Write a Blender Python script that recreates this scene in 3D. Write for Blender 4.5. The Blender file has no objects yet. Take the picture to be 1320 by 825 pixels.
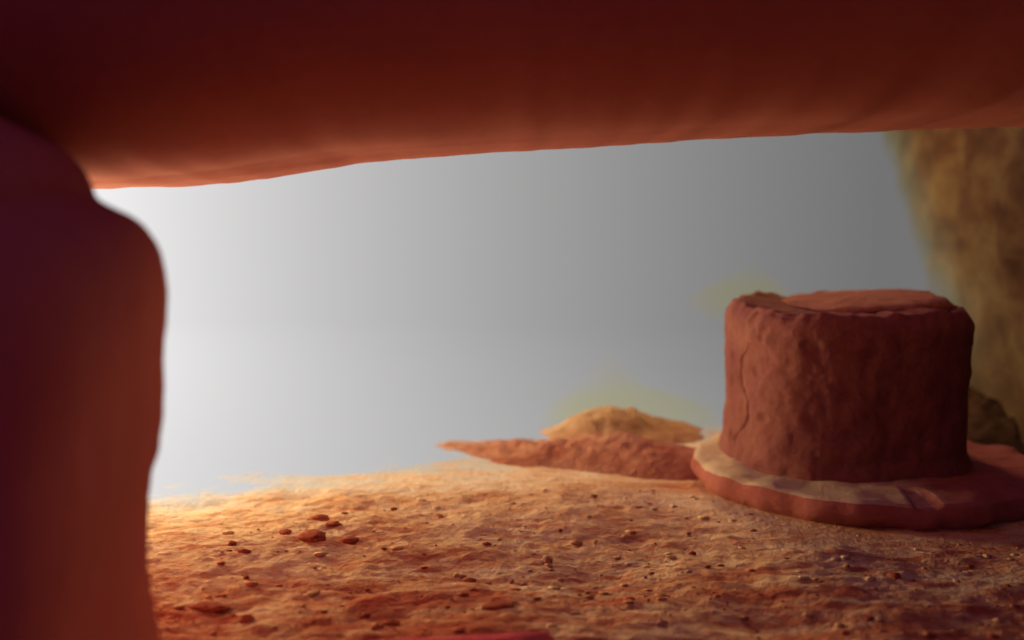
import bpy, bmesh, math, random
from mathutils import Vector, noise

random.seed(7)
scene = bpy.context.scene
C = scene.collection

# ---------------------------------------------------------------- camera
CAM_H = 1.0
PITCH = math.radians(6.58)
F = 1500.0                                   # focal length in pixels of the 1320 wide photograph
cam_d = bpy.data.cameras.new('camera')
cam_d.sensor_width = 36.0
cam_d.lens = 36.0 * F / 1320.0
cam_d.clip_start = 0.02
cam_d.clip_end = 200.0
cam_d.dof.use_dof = True
cam_d.dof.focus_distance = 3.2
cam_d.dof.aperture_fstop = 0.9
cam = bpy.data.objects.new('camera', cam_d)
cam.location = (0, 0, CAM_H)
cam.rotation_euler = (math.pi / 2 - PITCH, 0, 0)
C.objects.link(cam)
scene.camera = cam

# ---------------------------------------------------------------- world: the dim hall behind the furnace mouth
world = bpy.data.worlds.new('World')
scene.world = world
world.use_nodes = True
bg = world.node_tree.nodes['Background']
bg.inputs['Color'].default_value = (0.62, 0.27, 1.0, 1)
bg.inputs['Strength'].default_value = 0.16

# ---------------------------------------------------------------- fire behind the left jamb, then an added unseen fill lamp behind the lintel
for watts, col, size, loc in ((300.0, (1.0, 0.62, 0.29), 0.28, (-2.08, 4.55, 0.46)),
                              (190.0, (1.0, 0.48, 0.21), 0.30, (0.75, 6.4, 1.62))):
    fl = bpy.data.lights.new('fire_fill_light', 'POINT')
    fl.energy = watts
    fl.color = col
    fl.shadow_soft_size = size
    flo = bpy.data.objects.new('fire_fill_light', fl)
    flo.location = loc
    C.objects.link(flo)

# ---------------------------------------------------------------- exposure and sampling
scene.view_settings.view_transform = 'Standard'
scene.view_settings.look = 'None'
scene.view_settings.exposure = 0.0
scene.view_settings.gamma = 1.0
scene.render.engine = 'CYCLES'
scene.cycles.use_denoising = True
scene.cycles.max_bounces = 8
scene.cycles.diffuse_bounces = 5

# ---------------------------------------------------------------- helpers
def at(px, py, Y):
    """the point at distance Y whose place in the photograph is px, py"""
    a = (px - 660.0) / F
    b = -(py - 412.5) / F
    c, s = math.cos(PITCH), math.sin(PITCH)
    d = Vector((a, c + b * s, -s + b * c))
    return Vector((0, 0, CAM_H)) + d * (Y / d.y)

def on_floor(px, py, z=0.0):
    p1 = at(px, py, 1.0)
    d = p1 - Vector((0, 0, CAM_H))
    return Vector((0, 0, CAM_H)) + d * ((z - CAM_H) / d.z)

def fbm(v, octaves=4):
    s, a, f = 0.0, 1.0, 1.0
    for _ in range(octaves):
        s += a * noise.noise(v * f)
        a *= 0.5
        f *= 2.03
    return s

def interp(tab, x):
    if x <= tab[0][0]:
        return tab[0][1]
    for (a, b), (c, d) in zip(tab, tab[1:]):
        if x <= c:
            t = (x - a) / (c - a)
            return b + (d - b) * t
    return tab[-1][1]

def sm(e0, e1, x):
    t = max(0.0, min(1.0, (x - e0) / (e1 - e0)))
    return t * t * (3 - 2 * t)

def link(name, me, mat=None, parent=None, smooth=True):
    if mat:
        me.materials.append(mat)
    if smooth:
        me.polygons.foreach_set('use_smooth', [True] * len(me.polygons))
    o = bpy.data.objects.new(name, me)
    C.objects.link(o)
    if parent:
        o.parent = parent
    return o

def grid(name, rows, mat=None, parent=None, wrap=False, smooth=True):
    n, m = len(rows), len(rows[0])
    vs = [tuple(p) for r in rows for p in r]
    fs = []
    for i in range(n - 1):
        for j in range(m if wrap else m - 1):
            k = (j + 1) % m
            fs.append((i * m + j, i * m + k, (i + 1) * m + k, (i + 1) * m + j))
    me = bpy.data.meshes.new(name)
    me.from_pydata(vs, [], fs)
    me.update()
    return link(name, me, mat, parent, smooth)

def tag(o, label=None, cat=None, group=None, kind=None):
    if label: o['label'] = label
    if cat: o['category'] = cat
    if group: o['group'] = group
    if kind: o['kind'] = kind
    return o

def empty(name, loc, rz=0.0):
    o = bpy.data.objects.new(name, None)
    o.location = loc
    o.rotation_euler = (0, 0, rz)
    o.empty_display_size = 0.1
    C.objects.link(o)
    return o

# ---------------------------------------------------------------- materials
class NT:
    def __init__(self, name):
        self.m = bpy.data.materials.new(name)
        self.m.use_nodes = True
        self.t = self.m.node_tree
        self.t.nodes.clear()
        self.out = self.t.nodes.new('ShaderNodeOutputMaterial')
    def n(self, typ, ins=None, **kw):
        o = self.t.nodes.new(typ)
        for k, v in kw.items():
            setattr(o, k, v)
        for k, v in (ins or {}).items():
            if isinstance(v, bpy.types.NodeSocket):
                self.t.links.new(v, o.inputs[k])
            else:
                o.inputs[k].default_value = v
        return o
    def math(self, op, a, b=0.0, clamp=False):
        return self.n('ShaderNodeMath', {0: a, 1: b}, operation=op, use_clamp=clamp).outputs[0]
    def noise(self, vec, scale, detail=6, rough=0.6, dist=0.0):
        return self.n('ShaderNodeTexNoise', {'Vector': vec, 'Scale': scale, 'Detail': detail,
                                            'Roughness': rough, 'Distortion': dist}).outputs[0]
    def ramp(self, fac, stops):
        r = self.n('ShaderNodeValToRGB', {'Fac': fac})
        e = r.color_ramp.elements
        while len(e) < len(stops):
            e.new(0.5)
        for i, (p, c) in enumerate(stops):
            e[i].position = p
            e[i].color = (*c, 1)
        return r.outputs[0]
    def mix(self, fac, a, b, blend='MIX'):
        o = self.n('ShaderNodeMix', data_type='RGBA', blend_type=blend)
        for k, v in ((0, fac), (6, a), (7, b)):
            if isinstance(v, bpy.types.NodeSocket):
                self.t.links.new(v, o.inputs[k])
            else:
                o.inputs[k].default_value = (*v, 1) if isinstance(v, tuple) else v
        return o.outputs[2]
    def bsdf(self, col, rough=0.9, normal=None):
        b = self.n('ShaderNodeBsdfPrincipled', {'Roughness': rough})
        b.inputs['Specular IOR Level'].default_value = 0.05
        if isinstance(col, bpy.types.NodeSocket):
            self.t.links.new(col, b.inputs['Base Color'])
        else:
            b.inputs['Base Color'].default_value = (*col, 1)
        if normal is not None:
            self.t.links.new(normal, b.inputs['Normal'])
        return b.outputs[0]
    def bump(self, h, strength=0.5, dist=0.02):
        return self.n('ShaderNodeBump', {'Height': h, 'Strength': strength, 'Distance': dist}).outputs[0]
    def finish(self, shader):
        self.t.links.new(shader, self.out.inputs['Surface'])
        return self.m

def refractory(name, stops, scale=5.0, bump=0.4, fine=60.0, rough=0.92, glaze=0.0):
    k = NT(name)
    geo = k.n('ShaderNodeNewGeometry').outputs['Position']
    a = k.noise(geo, scale, 7, 0.62, 0.4)
    col = k.ramp(a, stops)
    b = k.noise(geo, fine, 5, 0.7)
    col = k.mix(k.math('MULTIPLY', b, 0.45), col, (0.30, 0.16, 0.10), 'MULTIPLY')
    h = k.math('ADD', a, k.math('MULTIPLY', b, 0.5))
    sh = k.bsdf(col, rough, k.bump(h, bump, 0.03))
    p = sh.node
    if glaze:                                   # slag glazed brick: shines at a grazing angle
        p.inputs['Specular IOR Level'].default_value = 0.3
        p.inputs['Specular Tint'].default_value = (1.0, 0.40, 0.20, 1)
        p.inputs['Metallic'].default_value = glaze
    return k.finish(sh)

M_roof = refractory('soot_red_refractory', [(0.3, (0.64, 0.23, 0.15)), (0.7, (0.70, 0.26, 0.17))], 3.0, 0.06, 40.0, 0.9)
M_jamb = refractory('red_firebrick', [(0.3, (0.72, 0.20, 0.15)), (0.7, (0.80, 0.26, 0.18))], 4.0, 0.10, 40.0, 0.95)
M_block = refractory('fired_clay', [(0.25, (0.22, 0.092, 0.092)), (0.5, (0.285, 0.13, 0.112)), (0.75, (0.345, 0.18, 0.13))], 9.0, 0.3)
M_cap = refractory('pale_fired_clay', [(0.25, (0.44, 0.22, 0.13)), (0.7, (0.58, 0.36, 0.22))], 11.0, 0.6)
def dusty_clay():
    k = NT('ash_dusted_clay')
    geo = k.n('ShaderNodeNewGeometry')
    a = k.noise(geo.outputs['Position'], 6.0, 6, 0.62, 0.4)
    b = k.noise(geo.outputs['Position'], 50.0, 5, 0.7)
    clay = k.ramp(a, [(0.3, (0.30, 0.11, 0.10)), (0.7, (0.42, 0.18, 0.14))])
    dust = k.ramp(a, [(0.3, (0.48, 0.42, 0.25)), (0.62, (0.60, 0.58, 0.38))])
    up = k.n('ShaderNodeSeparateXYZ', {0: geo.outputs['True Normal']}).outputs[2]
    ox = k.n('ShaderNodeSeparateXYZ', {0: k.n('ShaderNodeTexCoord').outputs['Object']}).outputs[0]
    shade_fade = k.math('MULTIPLY', k.math('MAXIMUM', k.math('ADD', ox, 0.16), 0.0), 1.6)     # shade painted in: pale ash fades out past the lit rim
    f = k.math('SUBTRACT', k.math('ADD', up, k.math('MULTIPLY', k.math('SUBTRACT', a, 0.5), 0.6)), shade_fade)
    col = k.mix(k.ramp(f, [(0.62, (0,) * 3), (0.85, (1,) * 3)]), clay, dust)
    return k.finish(k.bsdf(col, 0.93, k.bump(k.math('ADD', a, k.math('MULTIPLY', b, 0.5)), 0.35, 0.03)))
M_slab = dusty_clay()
M_clinker = refractory('dark_red_clinker', [(0.3, (0.42, 0.13, 0.07)), (0.7, (0.54, 0.20, 0.10))], 25.0, 0.6)
M_pale = refractory('pale_clinker', [(0.3, (0.60, 0.42, 0.24)), (0.7, (0.70, 0.58, 0.38))], 25.0, 0.8)
M_brick = refractory('plum_red_brick', [(0.3, (0.40, 0.05, 0.09)), (0.7, (0.50, 0.08, 0.12))], 14.0, 0.4)

WHITE_HOT = (1.0, 0.985, 0.985)
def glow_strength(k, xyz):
    """radiance of the white hot chamber: dimming towards the right is painted into the emission"""
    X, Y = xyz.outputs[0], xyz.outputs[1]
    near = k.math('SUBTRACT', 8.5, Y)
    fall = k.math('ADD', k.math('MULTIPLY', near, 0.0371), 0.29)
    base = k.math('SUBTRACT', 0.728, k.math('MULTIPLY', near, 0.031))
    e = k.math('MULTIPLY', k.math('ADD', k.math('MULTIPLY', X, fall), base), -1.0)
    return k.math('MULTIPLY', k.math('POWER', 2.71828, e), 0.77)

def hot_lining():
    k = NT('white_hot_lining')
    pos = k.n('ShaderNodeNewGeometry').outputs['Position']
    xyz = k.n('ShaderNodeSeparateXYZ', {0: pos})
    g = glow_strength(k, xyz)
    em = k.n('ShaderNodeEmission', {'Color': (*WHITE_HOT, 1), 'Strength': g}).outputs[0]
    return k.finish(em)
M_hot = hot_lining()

def side_lining():
    """brown lining; the yellow fringe of the white glare is painted in as emission"""
    k = NT('glowing_side_lining')
    pos = k.n('ShaderNodeNewGeometry').outputs['Position']
    xyz = k.n('ShaderNodeSeparateXYZ', {0: pos})
    n1 = k.noise(pos, 2.6, 5, 0.6, 0.3)
    n2 = k.noise(k.n('ShaderNodeMapping', {'Vector': pos, 'Scale': (1.0, 0.3, 1.0)}).outputs[0], 5.0, 5, 0.55, 0.2)
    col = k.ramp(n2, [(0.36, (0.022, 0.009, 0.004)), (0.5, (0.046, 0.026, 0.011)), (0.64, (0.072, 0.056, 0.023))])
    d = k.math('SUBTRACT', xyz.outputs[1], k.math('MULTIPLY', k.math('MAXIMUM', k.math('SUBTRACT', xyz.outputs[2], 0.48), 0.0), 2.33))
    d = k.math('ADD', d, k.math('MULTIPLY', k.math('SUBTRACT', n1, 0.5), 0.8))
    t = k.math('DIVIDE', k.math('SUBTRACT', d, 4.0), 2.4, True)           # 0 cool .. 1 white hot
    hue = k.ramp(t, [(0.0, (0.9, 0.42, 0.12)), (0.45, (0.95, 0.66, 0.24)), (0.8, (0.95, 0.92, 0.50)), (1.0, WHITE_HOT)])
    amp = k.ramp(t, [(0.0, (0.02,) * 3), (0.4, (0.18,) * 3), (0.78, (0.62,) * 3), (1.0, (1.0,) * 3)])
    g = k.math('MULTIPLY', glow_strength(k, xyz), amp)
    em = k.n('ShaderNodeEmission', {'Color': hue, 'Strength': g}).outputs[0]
    bs = k.bsdf(col, 0.9, k.bump(n2, 0.3, 0.04))
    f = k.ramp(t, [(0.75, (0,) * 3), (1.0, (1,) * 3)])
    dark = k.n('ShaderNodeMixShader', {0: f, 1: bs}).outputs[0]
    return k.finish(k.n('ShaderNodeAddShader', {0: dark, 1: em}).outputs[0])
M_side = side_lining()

def ash_material(name, y0, y1, stops=None):
    """ash bed: orange ash with pale and dark red patches; far down the chamber it is incandescent"""
    k = NT(name)
    pos = k.n('ShaderNodeNewGeometry').outputs['Position']
    xyz = k.n('ShaderNodeSeparateXYZ', {0: pos})
    flat = k.n('ShaderNodeMapping', {'Vector': pos, 'Scale': (0.75, 1.7, 1.0)}).outputs[0]
    a = k.noise(flat, 1.9, 7, 0.66, 0.5)
    b = k.noise(flat, 11.0, 6, 0.65, 0.8)
    c = k.noise(pos, 55.0, 4, 0.6)
    m = k.math('ADD', k.math('MULTIPLY', a, 0.55), k.math('MULTIPLY', b, 0.45))
    near = k.math('MULTIPLY', k.math('SUBTRACT', 3.0, xyz.outputs[1]), 0.06)   # redder clinkered ash towards the mouth
    near = k.math('MAXIMUM', k.math('MINIMUM', near, 0.03), -0.045)
    m = k.math('SUBTRACT', m, near)
    col = k.ramp(m, stops or [(0.36, (0.47, 0.18, 0.09)), (0.44, (0.60, 0.37, 0.18)), (0.51, (0.68, 0.55, 0.30)), (0.64, (0.75, 0.73, 0.48))])
    crust = k.noise(k.n('ShaderNodeMapping', {'Vector': pos, 'Scale': (0.55, 2.1, 1.0)}).outputs[0], 5.5, 6, 0.68, 0.4)
    crust = k.math('ADD', crust, k.math('MULTIPLY', near, 2.2))
    col = k.mix(k.ramp(crust, [(0.50, (0,) * 3), (0.62, (0.75,) * 3)]), col, (0.42, 0.105, 0.055))
    col = k.mix(k.ramp(c, [(0.30, (0.5,) * 3), (0.42, (0,) * 3)]), col, (0.36, 0.11, 0.05))
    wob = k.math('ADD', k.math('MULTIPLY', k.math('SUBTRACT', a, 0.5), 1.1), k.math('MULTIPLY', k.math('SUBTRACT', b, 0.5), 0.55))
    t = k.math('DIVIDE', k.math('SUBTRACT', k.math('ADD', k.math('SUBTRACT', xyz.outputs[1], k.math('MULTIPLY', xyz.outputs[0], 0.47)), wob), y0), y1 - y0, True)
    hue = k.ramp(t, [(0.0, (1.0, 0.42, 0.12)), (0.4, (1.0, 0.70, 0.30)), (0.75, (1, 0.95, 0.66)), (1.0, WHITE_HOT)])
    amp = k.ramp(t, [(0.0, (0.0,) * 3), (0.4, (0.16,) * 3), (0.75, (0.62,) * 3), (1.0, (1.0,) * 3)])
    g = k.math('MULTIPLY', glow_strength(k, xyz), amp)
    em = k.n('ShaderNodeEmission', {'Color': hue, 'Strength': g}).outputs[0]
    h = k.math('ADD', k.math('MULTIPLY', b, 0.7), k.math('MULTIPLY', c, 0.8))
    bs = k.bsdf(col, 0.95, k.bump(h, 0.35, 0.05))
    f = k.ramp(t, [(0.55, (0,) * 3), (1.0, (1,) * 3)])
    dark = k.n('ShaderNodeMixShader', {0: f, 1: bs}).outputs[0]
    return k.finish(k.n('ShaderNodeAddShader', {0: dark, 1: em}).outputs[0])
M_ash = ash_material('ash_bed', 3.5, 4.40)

# ---------------------------------------------------------------- setting: ash floor
def floor_h(x, y):
    v = Vector((x, y * 1.25, 0.3))
    h = 0.030 * fbm(v * 1.6, 3)
    h += 0.0055 * fbm(v * 6.0 + Vector((9, 2, 0)), 3)
    r = noise.noise(v * 19.0)
    h += 0.008 * max(0.0, r) ** 1.2
    h += 0.006 * noise.noise(v * 42.0) + 0.004 * noise.noise(Vector((x * 60, y * 75, 4)))
    calm = sm(0.9, 0.6, math.hypot(x - 1.19, y - 3.89))      # flatter under the slab
    calm2 = math.exp(-(((x - 0.1) / 0.95) ** 2 + ((y - 4.2) / 0.5) ** 2) ** 2)
    return h * (1 - 0.8 * calm) * (1 - 0.75 * calm2) - 0.004 * calm

ys = []
y = -6.0
while y < 9.0:
    ys.append(y)
    y += 0.3 if y < 1.6 else (0.05 if y < 2.2 else (0.0125 if y < 4.9 else 0.06))
xs = []
x = -6.0
while x < 3.6:
    xs.append(x)
    x += 0.15 if x < -1.9 else (0.016 if x < 2.2 else 0.1)
tag(grid('ash_floor', [[(x, y, floor_h(x, y)) for x in xs] for y in ys], M_ash), kind='structure')

# ---------------------------------------------------------------- setting: chamber lining
def wall_x(y):
    return 1.18 + 0.174 * y

rows = []
for i in range(26):
    z = -0.1 + i * 0.11
    rows.append([(-6.2 + j * 0.2, 8.5 + 0.03 * noise.noise(Vector((j * .3, i * .3, 5))), z) for j in range(46)])
bw = grid('back_wall', rows, M_hot)
tag(bw, 'white hot far wall of the furnace chamber glowing behind the block', 'wall')

rows = []
for i in range(70):
    z = -0.1 + i * 0.04
    r = []
    for j in range(130):
        yy = 0.3 + j * 0.065
        v = Vector((yy, z, 3.3))
        r.append((wall_x(yy) + 0.035 * fbm(v * 1.8, 3) + 0.008 * fbm(v * 6, 3), yy, z))
    rows.append(r)
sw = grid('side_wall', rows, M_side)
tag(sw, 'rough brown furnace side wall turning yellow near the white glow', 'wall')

rows = [[(-6.1, -0.5 + j * 0.5, -0.1 + i * 0.35) for j in range(19)] for i in range(9)]

# ---------------------------------------------------------------- lintel: the low roof over the mouth
EDGE = [(-600, 250), (60, 246), (125, 243), (240, 241), (300, 236), (350, 230), (420, 218), (480, 209), (560, 203), (650, 196), (760, 190),
        (900, 180), (1000, 175.5), (1150, 168), (1320, 163), (2200, 150)]
Y_E = 3.0
rows = []
xcol = [-3.2 + i * 0.025 for i in range(256)]
N_S = 60
for s in range(N_S + 14):
    r = []
    for x in xcol:
        px = 660 + x * F / Y_E / 1.0
        z0 = at(px, interp(EDGE, px), Y_E).z
        z0 += 0.0035 * noise.noise(Vector((x * 7, 0, 1))) + 0.002 * noise.noise(Vector((x * 19, 0, 4)))
        if s < 14:                                            # far face, rounding into the underside
            a = s / 13.0
            if s < 4:
                p = Vector((x, Y_E + 0.05, z0 + 1.3 - s * 0.4))
            else:
                th = (s - 4) / 9.0 * math.pi / 2
                p = Vector((x, Y_E + 0.05 * math.cos(th) - 0.0, z0 + 0.05 - 0.05 * math.sin(th)))
        else:
            q = (s - 13) / N_S
            v = Vector((x * 1.4, q * 3.0, 0.7))
            w = 0.010 * fbm(v, 2) * min(1.0, q * 4)
            if q < 0.35:                                      # underside
                d = q / 0.35 * 0.42
                p = Vector((x, Y_E - d, z0 + 0.02 * d + w))
            elif q < 0.85:                                    # nose, rounding up into the outer face
                th = (q - 0.35) / 0.5 * math.pi / 2
                p = Vector((x, Y_E - 0.42 - 0.78 * math.sin(th), z0 + 0.011 + 0.42 * (1 - math.cos(th)) + w))
            else:
                p = Vector((x, Y_E - 1.20 - w, z0 + 0.431 + (q - 0.85) / 0.15 * 1.3))
        r.append(p)
    rows.append(r)
lt = grid('lintel', rows, M_roof)
tag(lt, 'low sooty red lintel spanning the top of the furnace mouth', 'lintel')

# ---------------------------------------------------------------- jamb: bulging pillar beside the mouth
JX = [(-400, -300), (60, -120), (140, -20), (190, 85), (222, 112), (240, 120), (250, 122), (257, 126), (264, 138), (270, 150), (276, 163), (285, 178), (296, 190),
      (312, 201), (330, 209), (348, 213.5), (370, 216.5), (395, 216.5), (420, 214.5), (455, 212.5), (500, 211.5), (540, 209.5), (575, 206),
      (600, 199), (620, 195), (645, 192), (690, 189.5), (730, 191), (765, 197), (800, 203), (840, 208), (900, 212), (1000, 214)]
Y_J = 2.0
REVEAL = [(-0.06, 1.02), (0.06, 1.04), (0.112, 1.11), (0.116, 1.25), (0.094, 1.40), (0.063, 1.60), (0.033, 1.80), (0.0, 2.0)]
def catmull(pts, t):
    i = min(int(t), len(pts) - 2)
    f = t - i
    p = [pts[max(0, min(len(pts) - 1, i + q))] for q in (-1, 0, 1, 2)]
    return tuple(0.5 * (2 * p[1][a] + (p[2][a] - p[0][a]) * f + (2 * p[0][a] - 5 * p[1][a] + 4 * p[2][a] - p[3][a]) * f * f
                        + (3 * p[1][a] - p[0][a] - 3 * p[2][a] + p[3][a]) * f ** 3) for a in (0, 1))
rows = []
NZ = 230
for i in range(NZ):
    py = -330 + (1045 + 330) * i / (NZ - 1)
    pz = at(660, py, Y_J).z
    xe = at(interp(JX, py), py, Y_J).x
    xe += 0.004 * noise.noise(Vector((pz * 9, 0, 2))) + 0.0025 * noise.noise(Vector((pz * 31, 0, 7)))
    r = []
    def put(x, y):
        v = Vector((x * 3, y * 3, pz * 3))
        w = 0.012 * fbm(v, 3) * (1 if x < xe - 0.02 else 0.25)
        r.append((x + w * 0.5, y - w * 0.5, pz))
    for j in range(14):
        put(-2.6 + (xe - 0.06 + 2.6) * j / 14.0, 1.02)
    for j in range(46):                                       # the reveal: it runs along the mouth towards the chamber
        put(xe + catmull(REVEAL, j / 45.0 * (len(REVEAL) - 1))[0], catmull(REVEAL, j / 45.0 * (len(REVEAL) - 1))[1])
    for j in range(1, 14):
        th = j / 13.0 * math.pi / 2
        put(xe - 0.22 * (1 - math.cos(th)) - 0.16 * math.sin(th), Y_J + 0.42 * math.sin(th))
    for j in range(1, 8):
        put(xe - 0.38 + (-2.6 - xe + 0.38) * j / 7.0, Y_J + 0.42)
    rows.append(r)
jb = grid('jamb', rows, M_jamb)
tag(jb, 'bulging dark red jamb with rounded shoulder at the edge of the furnace mouth', 'jamb')

# ---------------------------------------------------------------- round slab
SC = Vector((1.215, 3.89, -0.008))
prof = [(0.0, 0.090), (0.30, 0.090), (0.46, 0.090), (0.55, 0.089), (0.583, 0.087), (0.597, 0.080), (0.602, 0.066), (0.603, 0.046),
        (0.597, 0.030), (0.588, 0.018), (0.575, 0.006), (0.56, -0.03)]
pr2 = []
for (a, b), (c, d) in zip(prof, prof[1:]):
    for q in range(4):
        pr2.append((a + (c - a) * q / 4, b + (d - b) * q / 4))
pr2.append(prof[-1])
rows = []
for (rr, z) in pr2:
    r = []
    for j in range(260):
        a = 2 * math.pi * j / 260
        v = Vector((math.cos(a) * rr, math.sin(a) * rr, z))
        chip = max(0.0, noise.noise(Vector((math.cos(a) * 3.1, math.sin(a) * 3.1, 8.0)))) * 0.055 * sm(0.47, 0.59, rr)
        q = rr + 0.022 * fbm(v * 4 + Vector((3, 1, 2)), 3) * sm(0.1, 0.4, rr) - chip
        zz = z + 0.007 * fbm(v * 9, 3) - chip * 0.3
        # crack across the slab top in front of the block
        ca = (a + math.pi / 2) % (2 * math.pi)
        if rr > 0.44 and (abs(ca - 0.0) < 0.05 or abs(ca - 2 * math.pi) < 0.05):
            zz -= 0.012
        r.append((q * math.cos(a), q * math.sin(a) * 0.98, zz))
    rows.append(r)
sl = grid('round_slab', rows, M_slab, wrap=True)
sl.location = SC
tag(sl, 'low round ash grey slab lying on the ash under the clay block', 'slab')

# ---------------------------------------------------------------- clay block on the slab
B0 = Vector((1.135, 3.95, 0.076))
block = empty('clay_block', B0, math.radians(8))
tag(block, 'squat reddish brown clay block with a cracked side, standing on the round slab', 'block')
BH, BR = 0.525, 0.397
CRACK = [(0.40, -0.02), (0.36, 0.02), (0.31, 0.045), (0.255, 0.04), (0.22, -0.02), (0.17, -0.03), (0.12, 0.00), (0.08, 0.06), (0.05, 0.10)]
def crack_y(z):
    t = sorted(CRACK)
    return interp(t, z)
def super_r(a, n):
    c, s = abs(math.cos(a)), abs(math.sin(a))
    return 1.0 / (c ** n + s ** n) ** (1.0 / n)
NA, NH = 420, 110
rows = []
hs = [i / (NH - 1) for i in range(NH)]
def body_pt(a, z, shrink=0.0):
    n = 2.75
    rad = BR * super_r(a, n) * 0.965
    u = z / BH
    rad *= 1.0 + 0.035 * sm(0.12, 0.0, u) + 0.0 * u - 0.015 * math.sin(u * math.pi)
    top = max(0.0, (u - 0.86) / 0.14)
    rad -= 0.035 * top ** 2.2
    v = Vector((math.cos(a) * 1.3, math.sin(a) * 1.3, z * 2.4))
    rad += 0.009 * fbm(v * 1.4, 3) + 0.0045 * fbm(v * 6.0, 4)
    x, yv = rad * math.cos(a), rad * math.sin(a)
    # side turned to the fire is -x
    if x < -0.1 and abs(yv) < 0.36 and 0.02 < z < BH * 0.98:
        yc = -0.08 + crack_y(z) + 0.012 * noise.noise(Vector((z * 30, 3, 1)))
        dd = abs(yv - yc)
        if 0.05 < z < 0.41 and dd < 0.010:
            rad -= 0.016 * (1 - dd / 0.010)
        edge = -0.17 + 0.10 * noise.noise(Vector((z * 7, 1, 1))) + 0.03 * math.sin(z * 12)   # spalled skin
        rad += 0.007 * sm(edge + 0.015, edge - 0.015, yv) * sm(-0.35, -0.27, yv)
        pit = noise.noise(Vector((yv * 14, z * 14, 4)))
        rad -= 0.012 * max(0.0, pit - 0.35) / 0.3
    return rad
for h in hs:
    z = h * BH
    r = []
    for j in range(NA):
        a = 2 * math.pi * j / NA
        rad = body_pt(a, z)
        zz = z
        if h > 0.9:
            zz += (0.016 * noise.noise(Vector((math.cos(a) * 3, math.sin(a) * 3, 9))) + 0.010 * noise.noise(Vector((math.cos(a) * 9, math.sin(a) * 9, 2)))) * sm(0.85, 1, h)
        r.append((rad * math.cos(a), rad * math.sin(a), zz))
    rows.append(r)
for q in (0.93, 0.82, 0.65, 0.45, 0.25, 0.02):                # top face, slightly dished
    r = []
    for j in range(NA):
        a = 2 * math.pi * j / NA
        rad = body_pt(a, BH) * q
        zz = BH - 0.004 + (0.016 * noise.noise(Vector((math.cos(a) * 3, math.sin(a) * 3, 9))) + 0.010 * noise.noise(Vector((math.cos(a) * 9, math.sin(a) * 9, 2)))) * q ** 3 - 0.012 * (1 - q) + 0.012 * fbm(Vector((rad * math.cos(a) * 6, rad * math.sin(a) * 6, 3)), 3)
        r.append((rad * math.cos(a), rad * math.sin(a), zz))
    rows.append(r)
grid('body', rows, M_block, block, wrap=True)

# broken crust lying on the top, thick towards the far right
rows = []
NA2 = 150
for k_, (q, zz) in enumerate([(0.97, 0.0), (1.0, 0.012), (0.985, 0.026), (0.93, 0.036), (0.75, 0.042), (0.5, 0.047), (0.25, 0.05), (0.01, 0.05)]):
    r = []
    for j in range(NA2):
        a = 2 * math.pi * j / NA2
        rad = 0.24 * super_r(a, 2.6) * q * (1 + 0.12 * noise.noise(Vector((math.cos(a) * 1.7, math.sin(a) * 1.7, 2))) +
                                           0.05 * noise.noise(Vector((math.cos(a) * 6, math.sin(a) * 6, 5))))
        px_, py_ = rad * math.cos(a) * 1.10, rad * math.sin(a) * 1.12
        z = zz * (0.75 + 0.45 * (px_ / 0.3)) + 0.006 * fbm(Vector((px_ * 9, py_ * 9, zz * 20)), 3)
        r.append((px_ + 0.085, py_ + 0.03, BH - 0.012 + z))
    rows.append(r)
grid('crust', rows, M_cap, block, wrap=True)

# ---------------------------------------------------------------- lumps of clinker
def lump_mesh(name, seed, sx, sy, sz, sub=3):
    bm = bmesh.new()
    bmesh.ops.create_icosphere(bm, subdivisions=sub, radius=1.0)
    rnd = Vector((seed * 3.7, seed * 1.3, seed * 2.1))
    for v in bm.verts:
        c = v.co.normalized()
        d = 1 + 0.34 * noise.noise(c * 1.5 + rnd) + 0.16 * noise.noise(c * 4 + rnd)
        v.co = Vector((c.x * sx * d, c.y * sy * d, c.z * sz * d))
    me = bpy.data.meshes.new(name)
    bm.to_mesh(me)
    bm.free()
    return me

LUMPS = [  # px, py (foot), width px, depth ratio, height ratio, rotation, dark?, label
    (404, 703, 36, 0.7, 0.55, 0.2, 1, 'dark red clinker lump, largest of the scattered lumps lying on the ash floor'),
    (411, 673, 30, 0.6, 0.34, -0.1, 1, 'flat dark red clinker piece just behind the largest clinker lump'),
    (368, 694, 16, 0.8, 0.55, 0.4, 1, 'small reddish clinker lump beside the largest clinker lump, towards the jamb'),
    (430, 683, 20, 0.6, 0.35, 0.0, 1, 'thin dark red clinker flake beside the largest lump, towards the block'),
    (452, 702, 22, 0.7, 0.5, 0.5, 1, 'rusty clinker lump on the ash, next beyond the thin flake'),
    (300, 711, 12, 0.9, 0.9, 0.0, 1, 'tiny round dark red clinker pebble alone on bright ash near the jamb'),
    (404, 766, 18, 0.7, 0.5, 0.1, 0, 'pale cream stone lying on the orange ash'),
    (272, 782, 54, 0.35, 0.20, -0.35, 1, 'long low dark red clinker ridge slanting across the ash by the jamb foot'),
    (318, 799, 22, 0.8, 0.7, 0.3, 1, 'upright dark red clinker lump just in front of the long low ridge'),
    (641, 786, 44, 0.4, 0.25, 0.3, 1, 'slim slanting dark red clinker shard on the ash behind the plum brick'),
    (504, 800, 26, 0.5, 0.45, 0.0, 1, 'dark red clinker lump on the ash beside the tapering end of the plum brick'),
    (1152, 745, 18, 0.7, 0.6, 0.0, 1, 'small dark clinker lump on the dim ash in front of the round slab'),
    (706, 722, 14, 0.9, 0.8, 0.0, 0, 'tiny pale stone catching light in the middle of the ash floor'),
]
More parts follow.
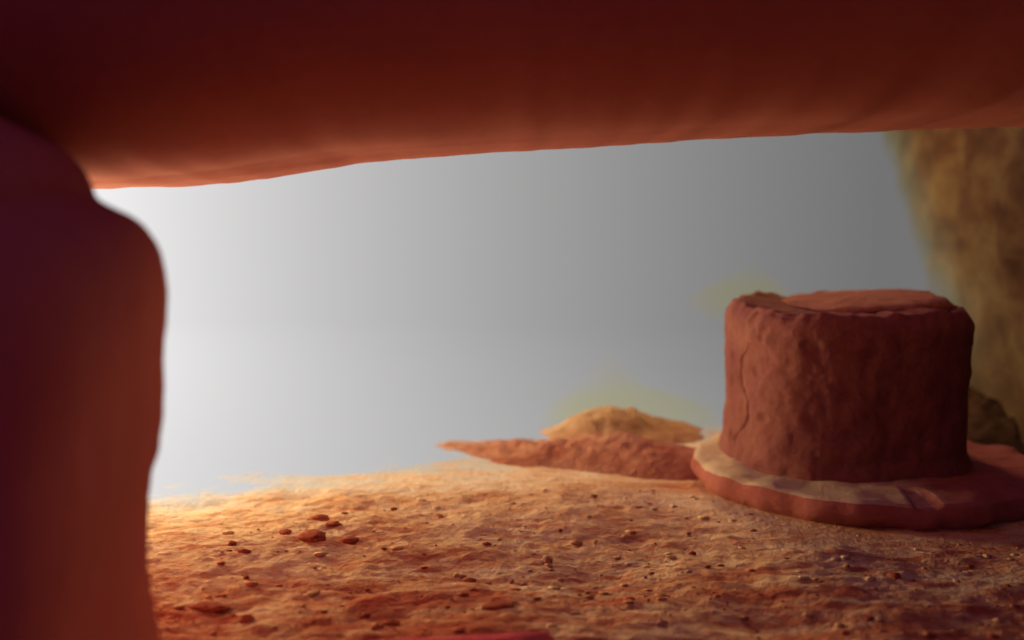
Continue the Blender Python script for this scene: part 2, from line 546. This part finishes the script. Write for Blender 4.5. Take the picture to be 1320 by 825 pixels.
for i, (px, py, w, dr, hr, rz, dark, lab) in enumerate(LUMPS):
    p = on_floor(px, py)
    s = w / F * p.y / 2
    me = lump_mesh('clinker_lump', i + 1, s, s * dr * 1.6, s * hr * 0.8, 3)
    o = link('clinker_lump' if dark else 'pale_stone', me, M_clinker if dark else M_pale)
    o.location = (p.x, p.y, floor_h(p.x, p.y) + s * hr * 0.15)
    o.rotation_euler = (0, 0, rz)
    tag(o, lab, 'clinker' if dark else 'stone', 'lumps lying on the ash floor')

# fine clinker grit: uncountable
vs, fs, mi = [], [], []
bm = bmesh.new()
bmesh.ops.create_icosphere(bm, subdivisions=1, radius=1.0)
base_v = [v.co.copy() for v in bm.verts]
base_f = [tuple(v.index for v in f.verts) for f in bm.faces]
bm.free()
R = random.Random(21)
n = 0
while n < 1200:
    yy = 1.9 + R.random() ** 0.9 * 2.9
    xx = (R.random() * 1.12 - 0.48) * yy
    if math.hypot(xx - SC.x, yy - SC.y) < 0.62 or yy - 0.55 * xx > 3.75:
        continue
    dens = 0.5 + 0.5 * noise.noise(Vector((xx * 2.5, yy * 3, 7)))
    if R.random() > dens * 1.3:
        continue
    s = 0.0035 + 0.012 * R.random() ** 4
    n += 1
    o = len(vs)
    ax, ay, az = s * (0.8 + R.random() * 0.9), s * (0.7 + R.random() * 0.5), s * (0.28 + 0.35 * R.random())
    z = floor_h(xx, yy) + az * 0.3
    ca, sa = math.cos(R.random() * 6.28), math.sin(R.random() * 6.28)
    for v in base_v:
        k_ = 0.75 + 0.5 * R.random()
        x, y = v.x * ax * k_, v.y * ay * k_
        vs.append((xx + x, yy + y, z + v.z * az * k_))
    for f in base_f:
        fs.append(tuple(o + q for q in f))
    mi += [0 if R.random() < 0.3 else 1] * len(base_f)
me = bpy.data.meshes.new('clinker_grit')
me.from_pydata(vs, [], fs)
me.materials.append(M_clinker)
me.materials.append(M_ash)
me.polygons.foreach_set('material_index', mi)
me.update()
g = link('clinker_grit', me)
tag(g, 'fine red and pale grit strewn over the ash floor', 'grit', kind='stuff')

# ---------------------------------------------------------------- ash ridge and heap behind the slab
def heap(name, cx, cy, hx, hy, hfun, mat, nx=150, ny=70):
    rows = []
    for i in range(ny):
        v = -1 + 2 * i / (ny - 1)
        r = []
        for j in range(nx):
            u = -1 + 2 * j / (nx - 1)
            x, y = cx + u * hx, cy + v * hy
            r.append((x, y, hfun(u, v, x, y)))
        rows.append(r)
    return grid(name, rows, mat)

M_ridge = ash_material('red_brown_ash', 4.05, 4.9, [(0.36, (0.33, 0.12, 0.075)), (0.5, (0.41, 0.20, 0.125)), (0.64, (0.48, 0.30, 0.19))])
def ridge_h(u, v, x, y):
    vv = Vector((x * 4, y * 4, 2))
    yc = -0.45 * u + 0.10 * noise.noise(Vector((x * 2.5, 0, 5)))   # the ridge swings towards the mouth as it nears the slab
    w = (v - yc) / (0.52 + 0.10 * noise.noise(Vector((x * 5, 1, 5))))
    e = max(0.0, 1 - abs(u) ** 1.8) * max(0.0, 1 - abs(w) ** 1.6)
    h = 0.145 * e ** 1.1 * (0.55 + 0.45 * math.exp(-((u - 0.35) / 0.5) ** 2))
    return -0.042 + h + e ** 1.3 * (0.045 * fbm(vv * 0.7, 2) + 0.012 * fbm(vv * 4, 3))
rg = heap('ash_ridge', 0.24, 4.22, 0.86, 0.60, ridge_h, M_ridge, 190, 130)
tag(rg, 'long low ridge of red brown ash running up to the round slab', 'ash ridge')

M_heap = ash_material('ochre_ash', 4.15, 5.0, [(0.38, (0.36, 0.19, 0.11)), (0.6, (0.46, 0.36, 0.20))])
def heap_h(u, v, x, y):
    vv = Vector((x * 5, y * 5, 6))
    h = 0.115 * math.exp(-((u + 0.30) ** 2 * 9 + v * v * 4)) + 0.105 * math.exp(-((u - 0.05) ** 2 * 11 + v * v * 4)) \
        + 0.07 * math.exp(-((u - 0.55) ** 2 * 9 + v * v * 4))
    e = math.exp(-(u * u + v * v) * 2)
    return -0.035 + h + e * (0.05 * fbm(vv * 0.8, 2) + 0.016 * fbm(vv * 3, 3))
hp = heap('ash_heap', 0.44, 4.66, 0.44, 0.36, heap_h, M_heap, 110, 70)
tag(hp, 'peaked orange ash heap standing behind the ridge against the white glow', 'ash heap')

# ---------------------------------------------------------------- pale flame licking over the heap: thin, takes out the blue
def flame_mat(name, col, dens, emis):
    k = NT(name)
    ab = k.n('ShaderNodeVolumeAbsorption', {'Color': (*col, 1), 'Density': dens}).outputs[0]
    em = k.n('ShaderNodeEmission', {'Color': (1.0, 0.75, 0.22, 1), 'Strength': emis}).outputs[0]
    ad = k.n('ShaderNodeAddShader', {0: ab, 1: em}).outputs[0]
    k.t.links.new(ad, k.out.inputs['Volume'])
    return k.m
M_flame_glare = flame_mat('yellow_flame_and_glare', (0.97, 0.93, 0.42), 1.5, 0.05)
def flame(name, loc, prof_, mat, seed, sy=0.8):
    prof_ = [(prof_[0][0], 0.004)] + list(prof_) + [(prof_[-1][0] + 0.004, 0.002)]
    rows = []
    for (z, rad) in prof_:
        r = []
        for j in range(48):
            a = 2 * math.pi * j / 48
            q = rad * (1 + 0.45 * noise.noise(Vector((math.cos(a) * 1.2 + seed, math.sin(a) * 1.2, z * 6))))
            sway = 0.03 * math.sin(z * 11 + seed)
            r.append((q * math.cos(a) + sway, q * math.sin(a) * sy, z))
        rows.append(r)
    o = grid(name, rows, mat, wrap=True)
    o.location = loc
    return o
fo = flame('flame', (0.43, 4.72, 0.0), [(-0.03, 0.36), (0.04, 0.36), (0.09, 0.31), (0.14, 0.23), (0.18, 0.15), (0.22, 0.10), (0.27, 0.06), (0.31, 0.012)], M_flame_glare, 1.0)
tag(fo, 'faint yellow flame licking up over the ash heap', 'flame')

fb = flame('flame', (0.86, 4.20, 0.58), [(-0.06, 0.10), (-0.01, 0.17), (0.03, 0.19), (0.06, 0.15), (0.10, 0.08), (0.14, 0.01)], M_flame_glare, 5.0, 1.2)  # added haze volume standing in for glare on the block top
tag(fb, 'faint yellow glare haze added over the top edge of the clay block', 'flame')

# ---------------------------------------------------------------- dark bank added at the side wall foot to hide bright floor
M_bank = refractory('dark_brown_bank', [(0.3, (0.035, 0.018, 0.009)), (0.7, (0.06, 0.042, 0.02))], 7.0, 0.5)
def bank_h(u, v, x, y):
    vv = Vector((x * 5, y * 5, 1))
    e = max(0.0, 1 - abs(v) ** 4) * sm(-1.0, 0.3, u)
    return -0.04 + e * (0.15 + 0.04 * fbm(vv * 0.8, 3) + 0.02 * fbm(vv * 4, 2))
sp = heap('added_dark_bank', 1.90, 5.05, 0.46, 1.0, bank_h, M_bank, 60, 110)
tag(sp, 'dark brown bank added at the foot of the side wall to hide bright floor behind the block', 'dark bank')

# ---------------------------------------------------------------- plum brick at the near edge
a = on_floor(712, 811, 0.06)
b = on_floor(480, 824, 0.06)
ang = math.atan2(a.y - b.y, a.x - b.x)
bm = bmesh.new()
bmesh.ops.create_cube(bm, size=1.0)
for v in bm.verts:
    v.co = Vector((v.co.x * 0.46 - 0.23, v.co.y * 0.22 - 0.11, v.co.z * 0.09))
bmesh.ops.bevel(bm, geom=bm.edges[:], offset=0.010, segments=3, affect='EDGES')
bmesh.ops.subdivide_edges(bm, edges=bm.edges[:], cuts=5, use_grid_fill=True)
for v in bm.verts:
    v.co += Vector((1, 1, 1)) * 0.004 * fbm(v.co * 14, 3)
me = bpy.data.meshes.new('brick')
bm.to_mesh(me)
bm.free()
br = link('brick', me, M_brick)
br.location = (a.x, a.y, 0.015)
br.rotation_euler = (0, 0, ang)
tag(br, 'plum red brick lying on the ash at the near edge of the floor', 'brick')
